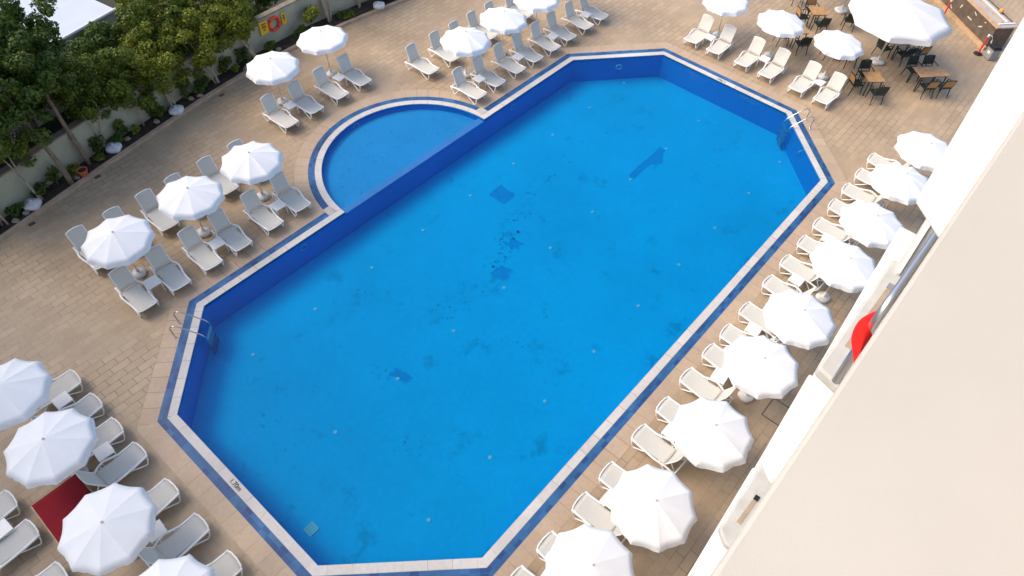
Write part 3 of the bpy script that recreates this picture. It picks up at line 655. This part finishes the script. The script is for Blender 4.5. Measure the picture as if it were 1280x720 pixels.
# ------------------------------------------------------------ planting bed, kerb, garden wall
def offset_line(P, o):
    out = []
    for i, p in enumerate(P):
        a = Vector(P[max(i-1, 0)]); b = Vector(P[min(i+1, len(P)-1)]); dd = (b-a).normalized(); out.append((p[0]-dd.y*o, p[1]+dd.x*o))
    return out
bm = bmesh.new(); F = bedfront; G_ = offset_line(F, .15)
for i in range(len(F)-1): prism(bm, [F[i], F[i+1], G_[i+1], G_[i]], -.05, .11)
bmesh.ops.remove_doubles(bm, verts=bm.verts, dist=1e-4); 
o = tag(obj('kerb', bm, 'kerb'), 'long tan stone kerb edging the planting bed', 'kerb')
wallf = [(-6, 6.0), (-2, 6.75), (.49, 7.42), (2.42, 7.93), (4.98, 8.49), (6.9, 8.80), (10, 9.30), (12.6, 9.58), (15.2, 9.72), (18, 9.55), (22, 9.1), (30, 8.1), (45, 6.4), (60, 4.7)]
soil = G_[:-1]+[(60, 4.15)]+wallf[::-1]
sheet('planting_bed', [soil], .07, 'soil')
WH = 1.38
t = thing('garden_wall', 'pale green rendered garden wall behind the planting bed', 'wall', (0, 0, 0))
bm = bmesh.new(); wb = offset_line(wallf, .2)
for i in range(len(wallf)-1): prism(bm, [wallf[i], wallf[i+1], wb[i+1], wb[i]], -.1, WH)
obj('wall_face', bm, 'garden_wall', t)
bm = bmesh.new(); w1, w2 = offset_line(wallf, -.04), offset_line(wallf, .24)
for i in range(len(wallf)-1): prism(bm, [w1[i], w1[i+1], w2[i+1], w2[i]], WH+.002, WH+.06)
obj('coping', bm, 'wallcap', t)
# lifebuoy and yellow signs on the wall
t = thing('lifebuoy', 'orange red lifebuoy hanging on the garden wall', 'lifebuoy', (13.45, 9.55, .95))
bm = bmesh.new(); R_ = .265; N = 28
tube(bm, [(R_*cos(2*pi*k/N), 0, R_*sin(2*pi*k/N)) for k in range(N+1)], .062, 10); obj('ring', bm, 'buoy', t, True)
for a in (45, 135, 225, 315):
    bm = bmesh.new(); tube(bm, [(R_*cos(rad(a+s)), 0, R_*sin(rad(a+s))) for s in (-9, 0, 9)], .066, 10); obj('band', bm, 'redpost', t, True)
for lab, x, y, w_, h in (('left of the lifebuoy', 12.92, 9.52, .40, .56), ('right of the lifebuoy', 13.98, 9.58, .22, .5)):
    bm = bmesh.new(); box(bm, x-w_/2, x+w_/2, y, y+.02, .72, .72+h)
    sg = tag(obj('warning_sign', bm, 'yellow'), 'yellow notice board on the garden wall '+lab, 'sign')
    bm = bmesh.new(); 
    for k, (ww, zz) in enumerate(((.26, .62), (.2, .50), (.24, .40), (.12, .26))):
        ww *= w_/.4; box(bm, x-ww/2, x+ww/2, y-.004, y-.001, .72+zz*h*1.3-.03, .72+zz*h*1.3+.015)
    obj('printing', bm, 'ink', sg)
# terracotta pot
t = thing('plant_pot', 'terracotta flower pot standing on the bed beside the kerb', 'plant pot', (3.55, 7.52, .07))
bm = bmesh.new(); lathe(bm, [(.11, 0), (.16, .22), (.18, .22), (.185, .28), (.15, .28), (.14, .24)], 18); obj('pot', bm, 'terracotta', t)
bm = bmesh.new(); lathe(bm, [(.10, .23), (.14, .245)], 14); obj('soil', bm, 'soil', t)

def leaves(bm, c, rx, ry, rz, n, size, rnd, shell=.55):
    for _ in range(n):
        while True:
            v = Vector((rnd.uniform(-1, 1), rnd.uniform(-1, 1), rnd.uniform(-1, 1)))
            if shell < v.length < 1: break
        p = Vector((c[0]+v.x*rx, c[1]+v.y*ry, c[2]+v.z*rz)); nr = (v+Vector((rnd.gauss(0, .6), rnd.gauss(0, .6), rnd.gauss(0, .6)+.3))).normalized()
        a = nr.orthogonal().normalized(); a.rotate(Matrix.Rotation(rnd.uniform(0, 2*pi), 3, nr)); b = nr.cross(a)
        l = size*rnd.uniform(.6, 1.3); w_ = l*.36
        q = [bm.verts.new(p-a*l*.5), bm.verts.new(p+b*w_), bm.verts.new(p+a*l*.5+nr*l*.12), bm.verts.new(p-b*w_)]; bm.faces.new(q)
def crown(rnd, c, R, rz, nclump, per, size, cs=.36):
    bm = bmesh.new(); cl = []
    for _ in range(nclump):
        while True:
            v = Vector((rnd.uniform(-1, 1), rnd.uniform(-1, 1), rnd.uniform(-1, 1)))
            if .25 < v.length < 1: break
        dz = -rnd.random()**2*rz*.9 if rnd.random() < .45 else 0
        p = (c[0]+v.x*R, c[1]+v.y*R, c[2]+v.z*rz+dz); s = cs*rnd.uniform(.6, 1.35)
        leaves(bm, p, s, s, s*.8, int(per*(s/cs)**2), size, rnd, .35); cl.append(p)
    return bm, cl
def tree(x, y, h, R, rz, label, lm, seed, lean=(0, 0), nclump=34, per=230, size=.10, trunks=1, tr=.07, bark='bark', z0=.06, group='trees along the garden wall', zc=None):
    rnd = random.Random(seed); t = thing('tree', label, 'tree', (x, y, z0), 0, group); zc = zc or h
    c = (lean[0], lean[1], zc)
    cb, cl = crown(rnd, c, R*1.05, rz*1.08, int(nclump*1.5), int(per*.85), size, .30)
    obj('crown', cb, lm, t)
    tb = bmesh.new()
    for k in range(trunks):
        ox, oy = (0, 0) if trunks == 1 else (rnd.uniform(-.1, .1), rnd.uniform(-.06, .06)); ex = lean[0]+rnd.uniform(-.5, .5)*(trunks > 1); ey = lean[1]
        pts = [(ox+(ex-ox)*s**1.3+.06*sin(5*s+seed+k), oy+(ey-oy)*s**1.3+.05*cos(4*s+seed+k), (zc+.2)*s) for s in (0, .12, .25, .4, .55, .7, .85, 1)]
        tube(tb, pts, tr, 7, tr*.4)
        for q in rnd.sample(cl, min(5, len(cl))):
            s0 = pts[rnd.choice((3, 4, 5))]; m_ = [(s0[i]+(q[i]-s0[i])*f+(.05 if i == 2 else .03)*sin(3*f) for i in range(3)) for f in (0, .35, .7, 1)]
            tube(tb, [tuple(g_) for g_ in m_], tr*.4, 5, tr*.12)
    bmesh.ops.remove_doubles(tb, verts=tb.verts, dist=1e-5)
    obj('trunk', tb, bark, t, True)
    return t
tree(2.98, 7.42, 4, 1.5, 1.1, 'tall tree with leaning brown trunk beside the terracotta pot', 'leafB', 1, (-.1, .9), 46, 250, .12, tr=.10, zc=3.9)
tree(3.90, 8.0, 4.3, 1.5, 1.2, 'tall tree with straight brown trunk right of the terracotta pot', 'leafB', 2, (.3, 1.3), 46, 250, .12, tr=.10, zc=4.2)
tree(2.0, 7.45, 2.6, .9, .8, 'small tree with thin pale stems at the left end of the bed', 'leafA', 3, (-.2, .5), 22, 200, .10, trunks=2, tr=.035, bark='palebark', zc=2.7)
tree(.62, 7.15, 2.5, 1.0, .9, 'small tree at the left picture edge above the spare base', 'leafA', 4, (.0, .9), 24, 220, .10, trunks=2, tr=.04, bark='palebark', zc=2.9)
tree(4.75, 8.22, 2.4, 1.1, .9, 'multi stemmed pale tree left of the second spare base', 'leafA', 5, (.3, .6), 24, 220, .10, trunks=3, tr=.03, bark='palebark', zc=2.35)
tree(6.45, 8.50, 2.4, 1.1, .9, 'slender shrub tree with one bare stem before the garden wall', 'leafA', 6, (-.1, .5), 28, 240, .10, trunks=1, tr=.035, bark='palebark', zc=1.95)
tree(7.85, 8.68, 2.5, 1.2, .95, 'bushy lime green tree beside the third spare base', 'leafC', 7, (.0, .6), 32, 250, .10, trunks=3, tr=.04, bark='palebark', zc=2.0)
tree(9.9, 8.98, 2.4, 1.2, .9, 'bushy lime green tree left of the parasols with twisted pale trunk', 'leafC', 8, (-.3, .5), 34, 250, .10, trunks=3, tr=.045, bark='palebark', zc=1.95)
tree(12.0, 9.2, 2.2, 1.0, .75, 'bushy tree with pale twisted trunks left of the yellow sign', 'leafC', 9, (-.35, .5), 30, 240, .10, trunks=3, tr=.055, bark='palebark', zc=1.95)
tree(16.1, 9.3, 2.6, .8, .6, 'tree with a cluster of pale trunks right of the parasols', 'leafA', 10, (.0, .5), 14, 160, .10, trunks=4, tr=.05, bark='palebark', zc=2.7)
tree(17.85, 9.25, 2.6, .9, .6, 'tree with pale trunks near the top picture edge beside the spare base', 'leafA', 11, (.1, .5), 16, 160, .10, trunks=3, tr=.05, bark='palebark', zc=2.7)
gb = 'trees beyond the garden wall'
tree(3.4, 10.2, 3.6, 1.4, 1.2, 'dark tree beyond the wall in the top left picture corner', 'leafB', 12, (0, 0), 44, 230, .12, tr=.12, z0=0, group=gb, zc=3.2)
tree(5.6, 9.9, 2.0, 1.0, .8, 'low dark tree beyond the wall below the pale roof edge', 'leafB', 13, (0, 0), 34, 230, .11, tr=.09, z0=0, group=gb, zc=1.6)
tree(8.9, 10.5, 2.4, 1.3, 1.0, 'dense green tree beyond the wall right of the pale roof', 'leafA', 14, (0, 0), 46, 240, .11, tr=.1, z0=0, group=gb, zc=2.2)
tree(11.2, 11.0, 2.4, 1.3, 1.0, 'dense tree beyond the wall at the top edge above the parasols', 'leafA', 15, (0, 0), 40, 230, .11, tr=.1, z0=0, group=gb, zc=2.0)
tree(1.2, 9.3, 3.4, 1.2, 1.0, 'dark tree beyond the wall at the left picture edge', 'leafB', 16, (0, 0), 34, 230, .12, tr=.1, z0=0, group=gb, zc=2.8)
tree(14.0, 11.6, 2.2, 1.2, .8, 'dark tree beyond the wall above the lifebuoy', 'leafB', 17, (0, 0), 32, 230, .11, tr=.1, z0=0, group=gb, zc=1.4)
tree(7.1, 10.3, 1.6, .9, .6, 'small dark bush beyond the middle of the garden wall', 'leafB', 18, (0, 0), 26, 220, .11, tr=.06, z0=0, group=gb, zc=1.3)
tree(9.8, 13.0, 2.4, 1.3, 1.0, 'tree beyond the wall behind the right end of the pale roof', 'leafC', 19, (0, 0), 40, 220, .11, tr=.1, z0=0, group=gb, zc=1.9)
tree(12.6, 13.4, 2.4, 1.3, 1.0, 'farthest dark tree beyond the wall at the top edge', 'leafB', 20, (0, 0), 34, 220, .11, tr=.1, z0=0, group=gb, zc=1.6)
tree(7.3, 11.1, 1.6, .9, .8, 'dark bush tree beyond the wall close under the roof edge', 'leafB', 21, (0, 0), 30, 220, .10, tr=.08, z0=0, group=gb, zc=2.0)
tree(6.1, 10.9, 1.6, .8, .8, 'dark bush tree beyond the wall, left of the one under the roof edge', 'leafB', 22, (0, 0), 30, 220, .10, tr=.08, z0=0, group=gb, zc=1.8)
# added unseen block left of the deck, keeps low sun off the near end
t = thing('added_shade_block', 'plain windowed block added out of view left of the pool deck for shade', 'building', (-23, 22, 0))
bm = bmesh.new(); box(bm, -10, 9, -16, 16, 0, 27); obj('wall', bm, 'ledge', t)
bm = bmesh.new(); box(bm, -10.3, 9.3, -16.3, 16.3, 27.004, 27.4); obj('roof', bm, 'grey', t)
for zz in range(9):
    for yy in range(6):
        bm = bmesh.new(); box(bm, 9.003, 9.05, -13.8+yy*5, -12.2+yy*5, 1+zz*2.9, 2.6+zz*2.9); wf = obj('window', bm, 'whiteink', t)
        bm = bmesh.new(); box(bm, 9.052, 9.06, -13.7+yy*5, -12.3+yy*5, 1.1+zz*2.9, 2.5+zz*2.9); obj('pane', bm, 'black', wf)
# low plants in the bed
def shrub(x, y, r, h, label, lm, seed, n=260):
    rnd = random.Random(seed); t = thing('shrub', label, 'shrub', (x, y, .07), 0, 'low plants in the bed')
    bm = bmesh.new(); 
    for q in range(6): leaves(bm, (rnd.uniform(-.6, .6)*r, rnd.uniform(-.5, .3)*r, h*rnd.uniform(.3, .95)), r*.55, r*.5, h*.28, n//5, .10, rnd, .1)
    obj('foliage', bm, lm, t)
    bm = bmesh.new()
    for k in range(5): tube(bm, [(0, 0, 0), (rnd.uniform(-.5, .5)*r, rnd.uniform(-.5, .5)*r, h*.7)], .008, 4)
    obj('stem', bm, 'bark', t)
for i, (x, y, r, h, lab) in enumerate(((1.15, 7.35, .3, .3, 'low leafy shrub behind the farthest left spare base'), (3.35, 7.85, .3, .4, 'dark shrub against the wall behind the terracotta pot'), (4.3, 7.95, .25, .25, 'small plant between the two brown trunks and the spare base'), (5.25, 8.35, .3, .4, 'leafy plant just right of the second spare base'),
        (6.05, 8.35, .22, .3, 'low plant at the foot of the slender shrub tree'), (7.25, 8.55, .26, .45, 'upright plant left of the third spare base'), (9.3, 8.95, .34, .5, 'spiky dark plant left of the twisted trunk'), (10.9, 9.05, .22, .3, 'low plant right of the twisted trunk'), (12.75, 9.2, .3, .5, 'spiky plant below the left yellow sign'),
        (14.4, 9.25, .32, .6, 'leafy plant right of the lifebuoy'), (15.1, 9.35, .45, .95, 'round bright green shrub against the wall behind the right parasol'), (16.9, 9.1, .45, .25, 'spreading ground plant right of the trunk cluster'), (19.2, 8.95, .5, .35, 'dark low shrub at the top picture edge'))):
    shrub(x, y, r, h, lab, ('leafB', 'leafA', 'leafC')[(i*2) % 3 if i != 10 else 2], 40+i, int(900*r+300*h))
for i, (x, y, r_, h, lab) in enumerate(((.3, 7.2, .3, .45, 'leafy plant at the left picture edge of the bed'), (2.1, 7.62, .35, .5, 'loose shrub left of the two brown trunks'), (2.7, 7.75, .25, .7, 'tall thin shrub against the wall left of the pot'), (4.55, 8.22, .3, .8, 'tall loose shrub against the wall behind the second spare foot'),
        (5.6, 8.5, .28, .8, 'tall loose shrub against the wall left of the slender tree'), (7.0, 8.72, .3, .85, 'climbing shrub on the wall right of the slender tree'), (8.5, 8.95, .36, .8, 'leafy shrub against the wall between two bushy trees'), (9.0, 8.8, .25, .3, 'low plant between the two bushy trees'),
        (10.6, 9.25, .32, .7, 'climbing shrub on the wall right of the twisted trunk'), (11.5, 9.3, .32, .6, 'leafy shrub against the wall behind the left far parasol'))):
    shrub(x, y, r_, h, lab, ('leafA', 'leafB')[i % 2], 80+i, int(500*r_+260*h))
rnd = random.Random(5)
for i, (x, y) in enumerate(((.9, 7.05), (1.3, 7.15), (3.3, 7.6), (5.6, 8.25), (8.6, 8.72), (8.95, 8.66), (11.3, 8.92), (11.6, 8.98), (13.1, 9.1), (6.9, 8.42))):
    bm = bmesh.new(); bmesh.ops.create_icosphere(bm, subdivisions=3, radius=1)
    for v in bm.verts: v.co = Vector((v.co.x*.13, v.co.y*.10, v.co.z*.08))*(1+.35*noise.noise(v.co*1.4+Vector((i*3, 0, 0))))
    o = tag(obj('rock', bm, 'rock', smooth=True), 'brown garden rock on the soil, %s from the left end of the bed' % O[i], 'rock', 'garden rocks'); o.location = (x, y, .1); o.rotation_euler = (0, 0, rnd.uniform(0, 3))

# neighbouring roof beyond the trees
t = thing('neighbour_building', 'neighbouring building with flat pale metal roof seen through the trees', 'building')
rp = [(-2, 9.95), (8.46, 12.3), (6.2, 26), (-6, 24)]
bm = bmesh.new(); prism(bm, [(x*.98+.1, y+.15) for x, y in rp], 0, 2.38); obj('wall', bm, 'white_wall', t)
bm = bmesh.new(); prism(bm, rp, 2.4, 2.5); rf = obj('roof', bm, 'roof', t)
bm = bmesh.new(); tube(bm, [(-2, 9.93, 2.53), (8.46, 12.28, 2.53)], .06, 6); obj('gutter', bm, 'whiteink', rf)

# ------------------------------------------------------------ red covered panel by the near parasols
t = thing('red_panel', 'low frame covered in dark red cloth lying between the near parasols', 'red panel', (-2.72, -3.88, 0), rad(0))
bm = bmesh.new(); hx, hy = .56, .80; N = 14; g = []
for i in range(N+1):
    row = []
    for j in range(N+1):
        x = -hx+2*hx*i/N; y = -hy+2*hy*j/N; row.append(bm.verts.new((x, y, .40+.012*noise.noise(Vector((x*3, y*3, 0))))))
    g.append(row)
for i in range(N):
    for j in range(N): bm.faces.new((g[i][j], g[i+1][j], g[i+1][j+1], g[i][j+1]))
o = obj('cover', bm, 'red', t, True); o.modifiers.new('thick', 'SOLIDIFY').thickness = .01
bm = bmesh.new(); box(bm, -hx-.03, -hx, -hy, hy, .30, .37); box(bm, hx, hx+.03, -hy, hy, .30, .37); box(bm, -hx, hx, -hy-.03, -hy, .30, .37); box(bm, -hx, hx, hy, hy+.03, .30, .37); obj('frame', bm, 'barwood', t)
for a in (-1, 1):
    for b in (-1, 1):
        bm = bmesh.new(); tube(bm, [(a*(hx-.02), b*(hy-.02), 0), (a*(hx-.02), b*(hy-.02), .34)], .02, 6); obj('leg', bm, 'black', t)

# ------------------------------------------------------------ the hotel
H = thing('hotel', 'cream and white hotel with stacked balconies rising beside the pool', 'building', (0, -16.5, 0))
def hobj(name, bm, m, par=None, bevel=0, smooth=False):
    for v in bm.verts: v.co.y += 16.5
    return obj(name, bm, m, par or H, smooth, bevel)
bm = bmesh.new(); box(bm, -9, 12, -30, -17.6, 0, 19.5); hobj('wall', bm, 'stucco')
for k, z in enumerate((2.0, 4.9, 7.8, 10.7, 13.6)):
    for x in (-6.5, -2.0, 2.2, 4.2, 9.0):
        bm = bmesh.new(); box(bm, x-.75, x+.75, -17.598, -17.55, z-1.6, z+.5); wn = hobj('window', bm, 'white_wall')
        bm = bmesh.new(); box(bm, x-.66, x+.66, -17.549, -17.535, z-1.5, z+.42); hobj('pane', bm, 'black', wn)
def balcony(outer, z, th, m, x1, top=None, inner=.5):
    """outer: chamfered near corner then along the front edge to x1"""
    (cx_, cy_), (fx, fy), (gx, gy) = outer
    s = (gy-fy)/(gx-fx); ey = fy+s*(x1-fx)
    poly = [(fx, fy), (x1, ey), (x1, -17.598), (cx_, -17.598), (cx_, cy_)]
    bm = bmesh.new(); prism(bm, poly, z-th, z); return hobj('balcony', bm, m, bevel=.02)
b1 = balcony(((2.445, -15.866), (2.621, -15.680), (4.741, -15.549)), 15.0, .12, 'white_wall', 7.0)
b2 = balcony(((2.542, -15.917), (2.590, -15.752), (4.663, -15.735)), 13.4, .10, 'ledge', 3.93)
b2b = balcony(((3.93, -15.80), (3.96, -15.795), (4.663, -15.765)), 13.39, .10, 'ledge', 4.68)
b3 = balcony(((2.468, -15.946), (2.575, -15.816), (3.744, -15.743)), 12.1, .12, 'white_wall', 6.0)
b4 = balcony(((2.504, -15.984), (2.600, -15.858), (3.601, -15.829)), 10.5, .10, 'ledge', 6.0)
b5 = balcony(((2.46, -16.0), (2.553, -15.922), (3.252, -15.875)), 9.2, .12, 'white_wall', 6.0)
b6 = balcony(((2.504, -16.05), (2.600, -15.95), (3.601, -15.92)), 7.6, .10, 'ledge', 6.0)
b7 = balcony(((2.46, -16.09), (2.553, -15.99), (3.252, -15.95)), 6.3, .12, 'white_wall', 6.0)
# recessed troughs in the two ledges
def hl(b, name, poly, z0, z1, m): bm = bmesh.new(); prism(bm, poly, z0, z1); return hobj(name, bm, m, b)
hl(b2, 'trough', [(2.88, -15.812), (3.60, -15.82), (3.60, -15.865), (2.88, -15.86)], 13.401, 13.404, 'troughtan')
hl(b2, 'trough_end', [(3.60, -15.815), (3.655, -15.815), (3.655, -15.87), (3.60, -15.868)], 13.401, 13.412, 'grey')
hl(b4, 'trough', [(2.772, -15.950), (3.10, -15.957), (3.10, -16.005), (2.77, -16.0)], 10.501, 10.504, 'troughtan')
hl(b4, 'trough_end', [(3.10, -15.957), (3.16, -15.957), (3.163, -16.005), (3.10, -16.005)], 10.501, 10.512, 'black')
# lower balcony's steel railing
bm = bmesh.new(); tube(bm, [(6.6, -15.875, 14.2), (3.58, -15.874, 14.2), (2.70, -15.868, 14.2), (2.62, -15.866, 14.19), (2.585, -15.867, 14.15), (2.57, -15.87, 14.05), (2.57, -15.89, 13.4)], .028, 12)
rl = hobj('balcony_railing', bm, 'rail', b2, smooth=True)
bm = bmesh.new(); bm.free()
hl(b2, 'glass_channel', [(3.77, -15.818), (4.643, -15.79), (4.65, -15.815), (3.78, -15.84)], 13.401, 13.43, 'white_wall')
# own parapet just under the camera
bm = bmesh.new(); box(bm, -9, 12, -17.0, -15.808, 16.47, 16.5); pp = hobj('parapet', bm, 'stucco', bevel=.006)
bm = bmesh.new(); box(bm, -9, 12, -17.598, -17.002, 15.6, 15.8); hobj('balcony_floor', bm, 'ledge')
bm = bmesh.new(); box(bm, -9, 12, -17.598, -16.12, 16.503, 19.5); hobj('added_shade_wall', bm, 'grey')  # dark wall out of view, added to shade the parapet's inner side
# red towel hanging over the railing
bm = bmesh.new(); g = []
cols = [(2.74, -15.892), (2.66, -15.858), (2.58, -15.812), (2.49, -15.785), (2.41, -15.80), (2.34, -15.84), (2.27, -15.88), (2.20, -15.905)]
for i, (x, y) in enumerate(cols):
    x += .10; row = [(x, -15.93, 13.80), (x, -15.905, 13.98), (x, (y-15.89)/2, 14.02), (x, y, 13.99+.01*sin(i*2)), (x+.01, y+.002, 13.95), (x+.01*sin(i), y-.004, 13.90)]
    g.append([bm.verts.new(p) for p in row])
for i in range(len(g)-1):
    for j in range(5): bm.faces.new((g[i][j], g[i+1][j], g[i+1][j+1], g[i][j+1]))
o = tag(obj('towel', bm, 'towel', smooth=True), 'bright red towel hung over the steel balcony railing', 'towel'); o.modifiers.new('thick', 'SOLIDIFY').thickness = .006
sb = o.modifiers.new('sub', 'SUBSURF'); sb.levels = 2; sb.render_levels = 2
